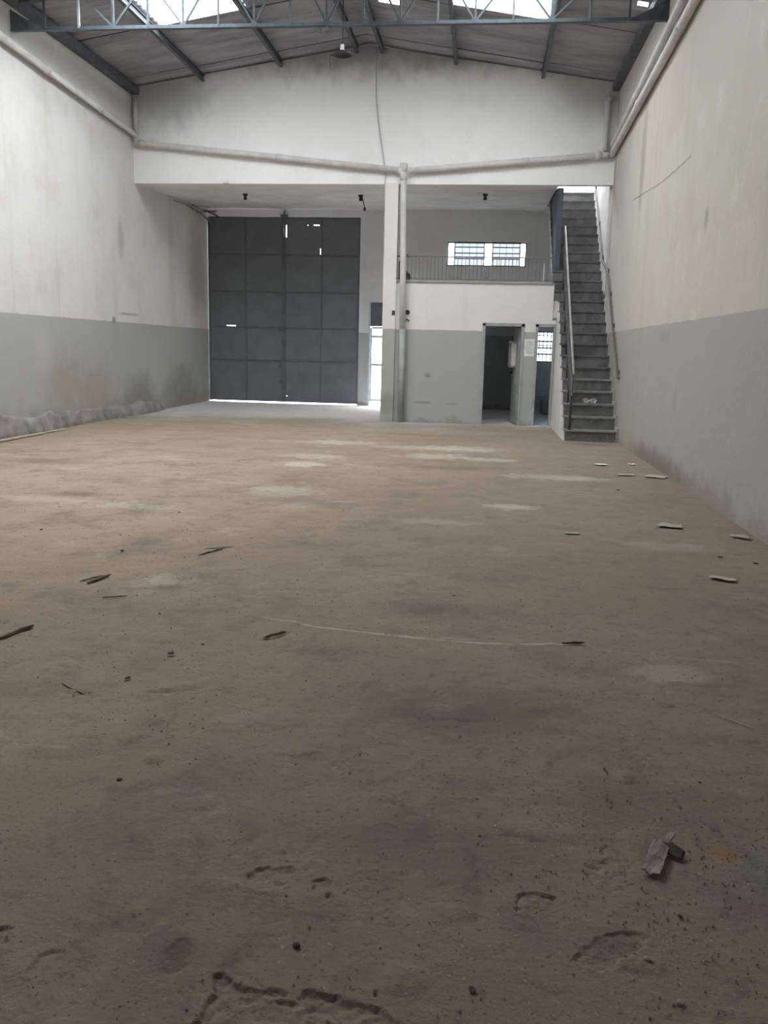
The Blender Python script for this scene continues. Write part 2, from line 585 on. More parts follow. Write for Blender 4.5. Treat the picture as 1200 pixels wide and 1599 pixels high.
def inside_dist(X, Y, poly):
    """signed distance (positive inside) to a polygon"""
    P = np.array(poly)
    Q = np.roll(P, -1, 0)
    best = np.full(X.shape, 1e9)
    odd = np.zeros(X.shape, bool)
    for (ax, ay), (bx, by) in zip(P, Q):
        dx, dy = bx - ax, by - ay
        t = np.clip(((X - ax) * dx + (Y - ay) * dy) / (dx * dx + dy * dy), 0, 1)
        best = np.minimum(best, np.hypot(X - ax - t * dx, Y - ay - t * dy))
        cond = (ay > Y) != (by > Y)
        xx = ax + (Y - ay) * dx / (dy if abs(dy) > 1e-9 else 1e-9)
        odd ^= cond & (X < xx)
    return np.where(odd, best, -best)


def build_floor():
    ys = [YN]
    while ys[-1] < 1.2:
        ys.append(ys[-1] + .2)
    ys = ys[:-1] + [1.2]
    while ys[-1] < YF + .25:
        y = ys[-1]
        ys.append(y + (.0045 if y < 2.4 else .0045 * (y / 2.4) ** 2))
    ys[-1] = YF + .25
    xs = list(np.arange(XL - .1, -2.2, .07)) + list(np.arange(-2.2, -1.3, .02)) + list(np.arange(-1.3, 1.2, .006)) + list(np.arange(1.2, XR + .1, .03)) + [XR + .1]
    X, Y = np.meshgrid(np.array(xs), np.array(ys))
    Z = vnoise(X * .8 + 5, Y * .8 + 3, 1) * .014 + vnoise(X * 3.1, Y * 3.1 + 9, 2) * .006
    fine = np.clip((9 - Y) / 6, 0, 1)
    Z += fine * (vnoise(X * 13, Y * 13, 3) * .0035 + vnoise(X * 37, Y * 37, 4) * .0022)
    lump = np.clip(vnoise(X * 7 + 40, Y * 7 + 11, 8) - .27, 0, 1)
    Z += fine * lump * .05
    wob = vnoise(X * 75, Y * 75, 5) * .016 + vnoise(X * 25, Y * 25, 6) * .022
    for poly, dep in PITS:
        d = inside_dist(X, Y, poly) + wob * .55
        mask = np.clip(d / .004, 0, 1)
        rough = (vnoise(X * 45, Y * 45, 7) + vnoise(X * 90, Y * 90, 12) * .6) * .012
        far = .3 + .7 * np.exp(-np.clip(d, 0, 1) / .09)
        Z -= mask * (dep * far + rough * 1.1 * min(1, dep / .012))
        lip = np.exp(-((d + .006) / .008) ** 2)
        Z += lip * dep * .12
    Z *= np.clip((Y - .5) / .8, 0, 1)
    Z -= .006
    ny, nx = X.shape
    V = np.stack([X, Y, Z], -1).reshape(-1, 3)
    idx = np.arange(ny * nx).reshape(ny, nx)
    Fc = np.stack([idx[:-1, :-1], idx[:-1, 1:], idx[1:, 1:], idx[1:, :-1]], -1).reshape(-1, 4)
    me = bpy.data.meshes.new('floor')
    me.vertices.add(len(V))
    me.vertices.foreach_set('co', V.ravel())
    me.loops.add(Fc.size)
    me.loops.foreach_set('vertex_index', Fc.ravel().astype(np.int32))
    me.polygons.add(len(Fc))
    me.polygons.foreach_set('loop_start', np.arange(0, Fc.size, 4, dtype=np.int32))
    me.polygons.foreach_set('use_smooth', np.ones(len(Fc), bool))
    me.update(calc_edges=True)
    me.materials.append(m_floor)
    o = bpy.data.objects.new('floor', me)
    C.objects.link(o)
    o['kind'] = 'structure'


build_floor()
struct('floor_outside', MB().box(-30, 30, YF + .25, 60, -.3, -.03), m_ground)

# ------------------------------------------------------------------ walls
struct('wall_left', MB().box(XL - .2, XL, YN, YF + .2, -.1, EAVE + .05), m_wall_left)
struct('wall_right', MB().box(XR, XR + .2, YN, YF + .2, -.1, EAVE + .05), m_wall_right)
struct('wall_near', MB().prism([(XL, -.1), (XR, -.1), (XR, EAVE), (XM, roof_z(XM)), (XL, EAVE)], 'y', YN - .2, YN), m_wall_far)
struct('wall_gable', MB().prism([(XL, 4.8), (XR, 4.8), (XR, EAVE + .02), (XM, roof_z(XM)), (XL, EAVE + .02)], 'y', YG, YG + .16), m_wall_gable)
GATE = (XL, -3.36, -.1, 4.83)
DOOR = (-3.06, -1.99, -.1, 2.72)  # right edge widened behind the column, unseen, to admit more daylight
WIN = (-1.06, .98, 3.68, 4.29)
BATHWIN = (1.33, 2.34, 1.27, 2.06)
ADDEDWIN = (-1.82, -1.24, 1.52, 2.05)  # unseen window added to light the dark inner room
wf = holes_wall(MB(), XL, XR, -.1, 6.7, YF, YF + .2, [GATE, DOOR, WIN, BATHWIN, ADDEDWIN])
wf.prism([(XL, 6.7), (XR, 6.7), (XM, roof_z(XM))], 'y', YF, YF + .2)
struct('wall_far', wf, m_wall_far)
# front wall of the small rooms, with the two doorways
D1 = (-.035, .80, -.1, 2.08)
D2 = (1.05, 1.44, -.1, 2.08)
struct('wall_middle', holes_wall(MB(), -1.87, 1.44, -.1, 2.90, YG, YG + .15, [D1, D2, (1.366, 1.45, 2.16, 2.95)]), m_wall_mid)
trim_col = struct('trim_1', MB().box(-2.135, -1.865, YG - .04, YG + .26, -.1, 4.82), m_wall_mid)
ww = MB().box(-1.97, -1.87, YG + .26, YF, -.1, 2.5)
struct('wall_side', ww, m_wall_far)
struct('wall_inner', MB().box(.86, .96, YG + .15, 20.6, -.1, 2.32).box(.86, .96, 21.7, YF, -.1, 2.32), m_inner)  # unseen gap left so washroom light leaks into the dark room
mb = MB().box(-1.97, 1.345, YG + .15, YF, 2.32, 2.5)
struct('floor_mezzanine', mb, m_soffit)
struct('trim_2', MB().box(-1.865, 1.345, YG - .03, YG + .17, 2.88, 2.925), m_concrete)   # coping of the parapet
# slab over the entrance, falling slightly towards the hall; open above the stair
sl = MB()
for (a, b, y0, y1) in ((XL, 1.345, YG + .16, YF), (1.345, XR, 22.35, YF)):
    z0, z1 = [4.8 + (y - YG) * .052 for y in (y0, y1)]
    sl.add([(a, y0, z0), (b, y0, z0), (b, y1, z1), (a, y1, z1), (a, y0, z0 + .16), (b, y0, z0 + .16), (b, y1, z1 + .16), (a, y1, z1 + .16)],
           [(0, 3, 2, 1), (4, 5, 6, 7), (0, 1, 5, 4), (1, 2, 6, 5), (2, 3, 7, 6), (3, 0, 4, 7)])
struct('ceiling_entrance', sl, m_soffit)
# plaster thickening of the wall beside the upper flight
struct('trim_3', MB().box(2.35, XR, 18.56, YF, 2.6, 6.4), m_white)

# ragged mortar plinth along the foot of the left wall


def plinth():
    rng = np.random.RandomState(4)
    n = 260
    ys = np.linspace(YN, 19.7, n)
    top = .34 + vnoise(ys * .9, ys * 0, 21) * .20 + vnoise(ys * 4, ys * 0 + 3, 22) * .08
    thick = .085 + vnoise(ys * .8, ys * 0 + 7, 23) * .05
    thick += .10 * np.exp(-((ys - 18.6) / .8) ** 2)
    top *= np.clip((19.75 - ys) / .5, .2, 1)
    prof = [(-.1, 1.0), (.42, 1.0), (.55, .93), (.68, .6), (.85, .3), (1.0, 0.06), (.95, -.08)]
    v, f = [], []
    for i, y in enumerate(ys):
        for j, (a, b) in enumerate(prof):
            jx = (vnoise(np.array([y * 2.2]), np.array([j * .7]), 31)[0]) * .03 if 0 < j < 6 else 0
            jz = (vnoise(np.array([y * 3.1]), np.array([j * .9]), 33)[0]) * .05 if 0 < j < 5 else 0
            v.append((XL + a * thick[i] + jx, y, b * top[i] + jz))
    k = len(prof)
    for i in range(n - 1):
        for j in range(k - 1):
            f.append((i * k + j, i * k + j + 1, (i + 1) * k + j + 1, (i + 1) * k + j))
    f.append(tuple(range((n - 1) * k, n * k)))
    o = MB().add(v, f).build('baseboard_left', m_plinth, None, True)
    o['kind'] = 'structure'


plinth()

# ------------------------------------------------------------------ roof
ceiling = struct('ceiling', MB().add(
    [(XM - .35, YN, roof_z(XM - .35) + .07), (XM, YN, roof_z(XM) + .07), (XM + .35, YN, roof_z(XM + .35) + .07),
     (XM - .35, YF + .2, roof_z(XM - .35) + .07), (XM, YF + .2, roof_z(XM) + .07), (XM + .35, YF + .2, roof_z(XM + .35) + .07)],
    [(0, 1, 4, 3), (1, 2, 5, 4)]), m_roof)


def sheet_mesh(s, name, mat, hole=None, lift=0.0):
    """one corrugated sheet of span s, local y from -.06 to SHEET + .06"""
    x0, x1 = SPANS[s]
    if s < 3:
        x1 += .08
        lifts = (.0, .018)
    else:
        x0 -= .08
        lifts = (.018, .0)
    nw = 26
    cuts = [x0 + (x1 - x0) * i / 10 for i in range(11)] if hole else [x0, (x0 + x1) / 2, x1]
    v, f = [], []
    L = SHEET + .10
    for i, x in enumerate(cuts):
        t = (x - x0) / (x1 - x0)
        base = EAVE + SLOPE * ((x - XL) if s < 3 else (XR - x)) + .035 + lifts[0] * (1 - t) + lifts[1] * t + lift
        for j in range(nw + 1):
            y = -.05 + L * j / nw
            v.append((x, y, base + .022 * math.cos(y / .1766 * 2 * math.pi)))
    for i in range(len(cuts) - 1):
        for j in range(nw):
            if hole and hole(.5 * (cuts[i] + cuts[i + 1]), -.05 + L * (j + .5) / nw):
                continue
            f.append((i * (nw + 1) + j, i * (nw + 1) + j + 1, (i + 1) * (nw + 1) + j + 1, (i + 1) * (nw + 1) + j))
    return MB().add(v, f).mesh(name, mat, (0, 0, 0), True, False)


opaque = [sheet_mesh(s, 'roof_sheet', m_roof) for s in range(6)]
clear = [sheet_mesh(s, 'skylight_sheet', m_fibre) for s in range(6)]


def torn(x, y):
    return ((x + 1.92) / .30) ** 2 + ((y - .06) / .17) ** 2 < 1 + .5 * math.sin(x * 37 + y * 21)


holed = {(3, 0): sheet_mesh(3, 'roof_sheet', m_roof, torn),
         (5, -2): sheet_mesh(5, 'roof_sheet', m_roof, lambda x, y: abs(x - 2.17) < .08 and abs(y - .98) < .09)}
rows = range(math.floor((YN - ROW0) / SHEET), math.ceil((YF + .2 - ROW0) / SHEET))
for s in range(6):
    for r in rows:
        sky = (s, r) in SKY
        me = holed.get((s, r)) or (clear[s] if sky else opaque[s])
        o = bpy.data.objects.new('skylight_sheet' if sky else 'roof_sheet', me)
        C.objects.link(o)
        o.parent = ceiling
        o.location = (0, ROW0 + r * SHEET, R.uniform(-.004, .004) + (.010 if r % 2 else 0))
        if sky:
            o['label'] = 'translucent corrugated skylight sheet'

# purlins
purl = [(-5.92, 'steel roof purlin along the left edge of the left skylight'),
        (-4.30, 'steel roof purlin along the ridge side of the left skylight'),
        (-2.76, 'left one of the two close purlins under the ridge'),
        (-2.26, 'right one of the two close purlins under the ridge'),
        (-.79, 'steel roof purlin along the ridge side of the right skylight'),
        (.91, 'steel roof purlin between the right skylight and the right wall')]
for x, lab in purl:
    zt = roof_z(x) + .0
    t = thing('roof_purlin', lab, 'purlin', (x, YG, zt - .11), 'roof purlins')
    MB().box(x - .035, x + .035, YN, YG, zt - .008, zt).build('top_flange', m_steel, t)
    MB().box(x - .006, x + .006, YN, YG, zt - .11, zt - .008).build('web', m_steel, t)
    MB().box(x - .035, x + .035, YN, YG, zt - .118, zt - .11).build('bottom_flange', m_steel, t)
for x0, x1, lab in ((XL, XL + .16, 'dark steel eave beam along the top of the left wall'),
                    (XR - .14, XR, 'dark steel eave beam along the top of the right wall')):
    t = thing('eave_beam', lab, 'beam', ((x0 + x1) / 2, YG, 6.53), 'eave beams')
    MB().box(x0, x1, YN, YG, 6.53, 6.545).build('bottom_flange', m_steel, t)
    xo = x1 - .03 if x0 < 0 else x0
    MB().box(xo, xo + .03, YN, YG, 6.545, 6.66).build('web', m_steel, t)

# roof truss
YT, ZB = 13.7, 6.18
t = thing('roof_truss', 'blue grey steel lattice truss spanning the hall under the roof', 'truss', (XM, YT, ZB))
MB().box(XL, XR, YT - .04, YT + .04, ZB - .01, ZB).box(XL, XR, YT - .006, YT + .006, ZB, ZB + .05).build('bottom_chord', m_steel, t)
for s in (0, 1):
    a, b = (XL, XM) if s == 0 else (XM, XR)
    MB().bar((a, YT, roof_z(a) - .10), (b, YT, roof_z(b) - .10), .09, .07).build('top_chord', m_steel, t)
nodes_x = [XL + .62 + .545 * i for i in range(16)]
nodes_x = [XM + .547 * i for i in range(-8, 9)]
for i, x in enumerate(nodes_x):
    k = i - 8
    zt = roof_z(x) - .12
    MB().bar((x, YT, ZB + .02), (x, YT, zt), .030, .030).build('vertical', m_steel_pale if k == -7 else m_steel, t)  # one vertical is paler, standing for the light it catches
    if k % 2 == 0 and abs(k) < 8:
        for sgn in (-1, 1):
            x2 = x + sgn * .547
            MB().bar((x, YT + .012, ZB + .03), (x2, YT + .012, roof_z(x2) - .12), .030, .028).build('diagonal', m_steel, t)
        MB().prism([(x - .07, ZB + .005), (x + .07, ZB + .005), (x + .035, ZB + .075), (x - .035, ZB + .075)], 'y', YT - .014, YT - .004).build('gusset_plate', m_steel, t)
for x0, x1 in ((XL, XL + .5), (XR - .45, XR)):
    xa, xb = (x0, x1) if x0 < -5 else (x1, x0)
    MB().prism([(xa, ZB), (xb, ZB), (xb, ZB + .06), ((xa + xb) / 2, ZB + .16), (xa, ZB + .30)], 'y', YT - .02, YT - .008).build('gusset_plate', m_steel, t)
for x in (-2.73, -2.62, -2.51):
    MB().box(x - .025, x + .025, YT - .02, YT + .02, ZB - .085, ZB - .008).build('hook', m_steel, t)

# pendant lamp hanging on its cord
LX, LY = -2.5, 15.0
t = thing('pendant_lamp', 'dusty dark dome lamp hanging on a thin cord near the ridge', 'lamp', (LX, LY, 6.19))
MB().tube([(LX, LY, 6.34), (LX + .006, LY, 6.7), (LX, LY, 7.36)], .009, 6).build('cord', m_dark, t)
MB().lathe([(.0, .15), (.028, .15), (.034, .08), (.03, .05)], (LX, LY, 6.19), 12).build('lamp_socket', m_paper_white, t, True)
MB().lathe([(.03, .055), (.08, .05), (.13, .03), (.165, -.005), (.16, -.008), (.125, .02), (.075, .038), (.0, .042)], (LX, LY, 6.19), 24).build('lamp_shade', m_dark, t, True)
MB().tube([(LX - .155, LY, 6.19), (LX - .19, LY, 6.18), (LX - .205, LY, 6.12), (LX - .205, LY, 5.99)], .011, 6).build('hook', m_dark, t)

# ------------------------------------------------------------------ rain pipes


def pipe_thing(name, lab, pts, r, cat='pipe', collars=(), elbow_at=()):
    p0 = pts[-1]
    t = thing(name, lab, cat, p0, 'drain pipes')
    MB().tube(pts, r, 14).build('pipe_run', m_pipe, t, True)
    for q, d in collars:
        q, d = Vector(q), Vector(d).normalized()
        MB().tube([q - d * .06, q + d * .06], r * 1.16, 14).build('pipe_collar', m_pipe, t, True)
    return t


def on(a, b, f):
    return tuple(a[i] + (b[i] - a[i]) * f for i in range(3))


r = .062
# run on the left wall, dropping into the corner and along the gable wall
a, b = None, (XL + .085, YG - .12, 5.73)
a = (XL + .085, 1.5, 6.46)
e = (-1.86, YG - .10, 5.05)
c0 = (XL + .11, YG - .10, 5.58)
t = pipe_thing('drain_pipe', 'white drain pipe along the left wall and down across the gable', [a, on(a, b, .5), b, (XL + .09, YG - .095, 5.68), c0, (XL + .2, YG - .10, 5.565), on(c0, e, .5), e], r,
               collars=[(on(a, b, .78), Vector(b) - Vector(a)), (on(a, b, .9), Vector(b) - Vector(a)), ((XL + .22, YG - .10, 5.56), Vector(e) - Vector(c0)), (on(c0, e, .55), Vector(e) - Vector(c0))])
MB().tube([(-1.88, YG - .10, 5.052), (-1.80, YG - .10, 5.02), (-1.765, YG - .10, 4.93), (-1.76, YG - .10, 4.86)], r * 1.12, 14).build('pipe_elbow', m_pipe, t, True)
# short vertical piece above the corner
pipe_thing('corner_downpipe', 'short vertical white pipe in the left corner above the bend', [(XL + .10, YG - .085, 6.44), (XL + .10, YG - .085, 5.74)], .05)
# right wall: two runs side by side
a, b = (XR - .075, YN + .05, 6.38), (XR - .075, YG - .2, 5.36)
g0, g1 = (XR - .10, YG - .10, 5.345), (-1.60, YG - .10, 5.045)
pipe_thing('drain_pipe', 'white drain pipe low on the right wall turning along the gable', [a, on(a, b, .5), b, (XR - .08, YG - .12, 5.35), g0, (XR - .2, YG - .10, 5.335), on(g0, g1, .5), g1], r,
           collars=[(on(a, b, .72), Vector(b) - Vector(a)), (on(a, b, .86), Vector(b) - Vector(a)), (on(g0, g1, .06), Vector(g1) - Vector(g0)), (on(g0, g1, .42), Vector(g1) - Vector(g0))])
a, b = (XR - .08, 6.6, 6.40), (XR - .08, YG - .45, 5.52)
pipe_thing('upper_drain_pipe', 'white pipe running just above the other pipe on the right wall', [a, on(a, b, .5), b, (XR - .09, YG - .25, 5.49)], .058,
           collars=[(on(a, b, .80), Vector(b) - Vector(a)), (on(a, b, .9), Vector(b) - Vector(a))])
pipe_thing('corner_downpipe', 'short vertical white pipe in the right corner above the bends', [(XR - .13, YG - .09, 6.40), (XR - .22, YG - .085, 6.34), (XR - .22, YG - .085, 5.60), (XR - .20, YG - .095, 5.415)], .05)
# main downpipe beside the column
t = thing('downpipe', 'vertical downpipe running from the gable to the floor beside the column', 'pipe', (-1.70, YG - .09, 0), 'drain pipes')
MB().tube([(-1.70, YG - .10, 1.925), (-1.72, YG - .10, 3), (-1.755, YG - .10, 4.7), (-1.765, YG - .10, 5.16)], .064, 16).build('pipe_run', m_pipe, t, True)
MB().tube([(-1.69, YG - .10, -.02), (-1.70, YG - .10, 1.925)], .064, 16).build('painted_pipe_foot', m_pipe_lo, t, True)['label'] = 'grey green painted lower length'
MB().tube([(-1.765, YG - .10, 5.02), (-1.766, YG - .10, 5.18)], .075, 16).build('pipe_collar', m_pipe, t, True)
MB().box(-1.80, -1.62, YG - .04, YG, 3.40, 3.43).build('pipe_strap', m_rail, t)

# loose cables
solo('hanging_cable', MB().tube([(-2.38, YG - .02, 7.36), (-2.37, YG - .03, 6.9), (-2.36, YG - .03, 6.45), (-2.31, YG - .03, 6.0), (-2.24, YG - .03, 5.6), (-2.18, YG - .04, 5.28), (-2.13, YG - .04, 4.95), (-2.15, YG - .05, 4.7)], .008, 6),
     m_frame, (-2.15, YG - .05, 4.7), 'thin dark cable hanging down the middle of the gable wall', 'cable')
solo('wall_cable', MB().tube([(XR - .012, 18.15, 5.25), (XR - .014, 18.16, 4.4), (XR - .012, 18.18, 3.35)], .006, 6), m_frame, (XR - .012, 18.18, 3.35),
     'thin grey cable running down the right wall below the pipe bend', 'cable')
solo('wall_wire', MB().tube([(XR - .008, 11.45, 3.90), (XR - .01, 12.4, 3.90), (XR - .008, 13.43, 3.93), (XR - .01, 14.6, 4.02), (XR - .008, 15.67, 4.08)], .0035, 5), m_pipe, (XR - .008, 13.43, 3.93),
     'thin pale wire slanting across the white part of the right wall', 'wire')

# ------------------------------------------------------------------ entrance ceiling fittings


def lampholder(x, y, lab, dangle=False, plate=False):
    z = 4.8 + (y - YG) * .052
    t = thing('ceiling_lampholder', lab, 'lamp', (x, y, z), 'lampholders under the entrance ceiling')
    rose = MB().lathe([(.0, .0), (.06, .0), (.06, -.02), (.04, -.05), (.0, -.05)], (x, y, z), 14).build('ceiling_rose', m_dark, t)
    MB().lathe([(.03, -.05), (.04, -.10), (.035, -.13), (.0, -.13)], (x, y, z), 12).build('bulb_socket', m_dark, rose)
    if dangle:
        MB().tube([(x + .03, y, z - .05), (x + .07, y, z - .18), (x + .09, y, z - .27)], .01, 6).build('cord', m_dark, rose)
        MB().tube([(x + .09, y, z - .27), (x + .095, y, z - .34)], .026, 8).build('bulb_holder', m_dark, rose)
    if plate:
        MB().box(x - .17, x - .09, y - .16, y + .16, z - .02, z).build('cover_plate', m_white, t)
    return t


lampholder(-5.53, 20.1, 'dark empty lampholder on the entrance ceiling above the left gate leaf')
lampholder(-2.90, 20.2, 'dark lampholder with a dangling cord near the column', True)
lampholder(-.12, 19.9, 'dark lampholder with a pale plate above the mezzanine', False, True)
t = thing('bent_pipe_bundle', 'bundle of bent old conduits in the ceiling corner left of the gate', 'conduit', (XL + .1, 22.6, 4.95))
MB().tube([(XL + .06, 20.6, 4.82), (XL + .10, 21.6, 4.86), (XL + .28, 23.1, 4.92)], .02, 7).build('conduit', m_frame, t)
MB().tube([(XL + .06, 21.4, 4.86), (XL + .15, 22.4, 4.78), (XL + .20, 23.2, 4.60)], .02, 7).build('conduit', m_rail, t)
MB().tube([(XL + .06, 21.9, 4.92), (XL + .22, 22.5, 4.88), (XL + .32, 23.25, 4.84)], .018, 7).build('conduit', m_post, t)
MB().bar((XL + .08, 22.2, 4.80), (XL + .34, 23.0, 4.95), .05, .03).build('bracket', m_rail, t)
solo('junction_box', MB().box(-5.53, -5.41, YG - .05, YG, 4.80, 4.86).box(-5.51, -5.43, YG - .06, YG - .05, 4.81, 4.85), m_soffit, (-5.47, YG, 4.8),
     'small pale box on the lower edge of the gable above the gate', 'box')

# ------------------------------------------------------------------ steel gate, two leaves
XS = -5.365
ROWS = [.034, 1.11, 1.98, 2.91, 3.87, 4.83]


def gate_leaf(x0, x1, lab, slits, inner):
    yg = YF - .045
    t = thing('gate_leaf', lab, 'gate', ((x0 + x1) / 2, yg, .045))
    fr = .05
    MB().box(x0, x0 + fr, yg - .03, yg + .03, .034, 4.85).build('stile', m_gate_fr, t)
    MB().box(x1 - fr, x1, yg - .03, yg + .03, .034, 4.85).build('stile', m_gate_fr, t)
    xm = (x0 + x1) / 2
    MB().box(xm - .02, xm + .02, yg - .022, yg + .02, .034, 4.85).build('mullion', m_gate_fr, t)
    for z in ROWS:
        zz = min(max(z, .034), 4.805)
        MB().box(x0 + fr, x1 - fr, yg - .026, yg + .024, zz, zz + .045).build('rail', m_gate_fr, t)
    for i in range(5):
        for a, b in ((x0 + fr - .01, xm), (xm, x1 - fr + .01)):
            z0, z1 = ROWS[i] + .01, ROWS[i + 1] + .02
            hs = [h for h in slits if a < (h[0] + h[1]) / 2 < b and z0 < (h[2] + h[3]) / 2 < z1]
            p = MB()
            holes_wall(p, a, b, z0, z1, yg - .004, yg + .004, hs)
            p.build('panel', m_gate, t)
    for (z, s) in inner:
        b_ = MB().box(s - .05, s + .05, yg - .045, yg - .03, z + .03, z + .10).build('bolt_plate', m_gate_fr, t)
        MB().tube([(s, yg - .055, z), (s, yg - .055, z + .16)], .012, 8).build('bolt', m_gate_fr, b_)
    return t


gate_leaf(-7.430, XS - .003, 'left leaf of the tall dark grey sheet steel gate', [(-6.94, -6.69, 2.03, 2.046), (-6.41, -6.392, .205, .223)],
          [(1.90, XS - .10), (.95, XS - .10), (.50, XS - .10)])
gate_leaf(XS + .003, -3.335, 'right leaf of the tall dark grey sheet steel gate', [(XS + .050, XS + .074, 4.34, 4.65), (-4.57, -4.42, 4.64, 4.662), (-4.395, -4.378, 3.89, 4.06), (-4.735, -4.722, 4.645, 4.658), (XS + .078, XS + .098, .185, .205)],
          [])
solo('gate_cover_strip', MB().box(XS - .03, XS + .025, YF - .085, YF - .077, .045, 4.33).box(XS - .03, XS + .025, YF - .085, YF - .077, 4.66, 4.85), m_gate_fr, (XS, YF - .08, .05),
     'vertical steel strip covering the joint between the gate leaves', 'strip')
t = thing('gate_top_bolt', 'dark bolt bracket on the lintel where the gate leaves meet', 'bolt', (XS, YF - .02, 4.83))
MB().box(XS - .10, XS + .10, YF - .06, YF, 4.86, 4.92).build('bracket', m_gate_fr, t)
MB().tube([(XS, YF - .04, 4.92), (XS + .01, YF - .04, 5.02)], .02, 8).build('bolt', m_gate_fr, t)

# small side door: barred leaf, transom with vertical slats
t = thing('barred_door', 'open barred steel door glowing with daylight between gate and column', 'door', (-2.6, YF + .06, .0))
for x in (-3.03, -2.15):
    MB().box(x, x + .05, YF + .04, YF + .08, .10, 2.06).build('stile', m_steel_pale, t)
for z in (.12, 1.06, 1.80, 2.03):
    MB().box(-2.995, -2.15, YF + .045, YF + .075, z, z + .065).build('rail', m_steel_pale, t)
t = thing('transom_grille', 'grey slatted transom above the small daylit side door', 'grille', (-2.6, YF + .06, 2.12))
MB().box(-3.06, -1.99, YF + .02, YF + .10, 2.10, 2.16).build('bottom_rail', m_grille, t)
MB().box(-3.06, -1.99, YF + .02, YF + .10, 2.67, 2.72).build('top_rail', m_grille, t)
for i in range(13):
    x = -3.055 + i * .0785
    MB().box(x, x + .0785, YF + .05 + .012 * (i % 2), YF + .062 + .012 * (i % 2), 2.16, 2.67).build('slat', m_grille, t)
struct('trim_4', MB().box(-3.075, -3.03, YF - .015, YF + .2, 0, 2.72), m_steel_pale)


# ------------------------------------------------------------------ windows


def window_upper():
    y = YF + .07
    x0, x1, z0, z1 = WIN
    w = MB()
    w.box(x0, x1, y, y + .05, z0, z0 + .03).box(x0, x1, y, y + .05, z1 - .035, z1)
    w.box(x0, x0 + .03, y, y + .05, z0, z1).box(x1 - .03, x1, y, y + .05, z0, z1)
    o = struct('window_1', w, m_post)
    for x in (-.885, -.115, .095, .80):
        MB().box(x, x + .028, y, y + .05, z0, z1).build('mullion', m_post, o)
    for a, b in ((-.857, -.115), (.123, .80)):
        for z in (3.86, 4.00, 4.15):
            MB().box(a, b, y + .005, y + .04, z, z + .022).build('louvre_bar', m_post, o)
        for k in range(4):
            zz = (3.71, 3.882, 4.022, 4.172)[k]
            ze = (3.86, 4.00, 4.15, 4.255)[k]
            MB().box(a, b, y + .02, y + .026, zz, ze).build('pane', m_louvre, o)
        for k in range(1, 4):
            x = a + (b - a) * k / 4
            MB().box(x - .005, x + .005, y + .06, y + .07, z0 + .02, z1 - .02).build('grille_bar', m_post, o)
    for a, b in ((-1.03, -.885), (-.087, .095), (.828, .95)):
        MB().box(a, b, y + .02, y + .026, z0 + .03, z1 - .035).build('pane', m_clear, o)


def window_unseen():  # added window, hidden from view, brightens the room behind the doorway
    y = YF + .07
    x0, x1, z0, z1 = ADDEDWIN
    o = struct('window_added', MB().box(x0, x1, y, y + .05, z0, z0 + .03).box(x0, x1, y, y + .05, z1 - .03, z1).box(x0, x0 + .03, y, y + .05, z0, z1).box(x1 - .03, x1, y, y + .05, z0, z1), m_post)
    MB().box(x0 + .03, x1 - .03, y + .02, y + .026, z0 + .03, z1 - .03).build('pane', m_clear, o)


def window_bath():
    y = YF + .07
    x0, x1, z0, z1 = BATHWIN
    w = MB()
    w.box(x0, x1, y, y + .05, z0, z0 + .03).box(x0, x1, y, y + .05, z1 - .03, z1)
    w.box(x0, x0 + .03, y, y + .05, z0, z1).box(x1 - .03, x1, y, y + .05, z0, z1)
    o = struct('window_2', w, m_post)
    zs = [1.46, 1.62, 1.69, 1.79, 1.95]
    for i, z in enumerate(zs):
        h = .036 if i in (0, 1, 3) else .02
        MB().box(x0 + .03, x1 - .03, y, y + .04, z, z + h).build('louvre_bar', m_post, o)
    for k in range(1, 10):
        x = x0 + (x1 - x0) * k / 10
        MB().box(x - .010, x + .010, y - .02, y - .008, z0, z1).build('grille_bar', m_post, o)
    ze = [z0 + .03] + zs + [z1 - .03]
    for a, b in zip(ze, ze[1:]):
        MB().box(x0 + .03, 2.02, y + .02, y + .026, a, b).build('pane', m_glass, o)
        MB().box(2.02, x1 - .03, y + .02, y + .026, a, b).build('pane', m_clear, o)  # hidden clear panes, added with the wider opening to brighten the washroom


window_upper()
window_unseen()
window_bath()

# ------------------------------------------------------------------ mezzanine railing
t = thing('mezzanine_railing', 'low thin steel railing on the white mezzanine parapet', 'railing', (-.25, YG + .06, 2.925))
yr = YG + .06
MB().box(-1.865, 1.36, yr - .012, yr + .012, 3.385, 3.41).build('top_rail', m_rail, t)
MB().box(-1.865, 1.36, yr - .008, yr + .008, 2.945, 2.965).build('bottom_rail', m_rail, t)
bal = MB().box(-.005, .005, -.005, .005, 0, .44).mesh('baluster', m_rail)
for i in range(40):
    x = -1.80 + i * .0795
    o = bpy.data.objects.new('baluster', bal)
    C.objects.link(o)
    o.parent = t
    o.location = (x + .25, 0, .02)
MB().box(1.128, 1.15, yr - .015, yr + .01, 2.925, 3.28).build('bent_baluster', m_pipe, t)['label'] = 'paler baluster'
solo('leaning_plate', MB().prism([(-1.83, 2.925), (-1.585, 2.925), (-1.585, 3.04), (-1.66, 3.10), (-1.73, 3.20), (-1.80, 3.30), (-1.83, 3.31)], 'y', YG + .09, YG + .13), m_dark, (-1.7, YG + .11, 2.925),
     'dark triangular plate standing behind the downpipe on the parapet', 'plate')

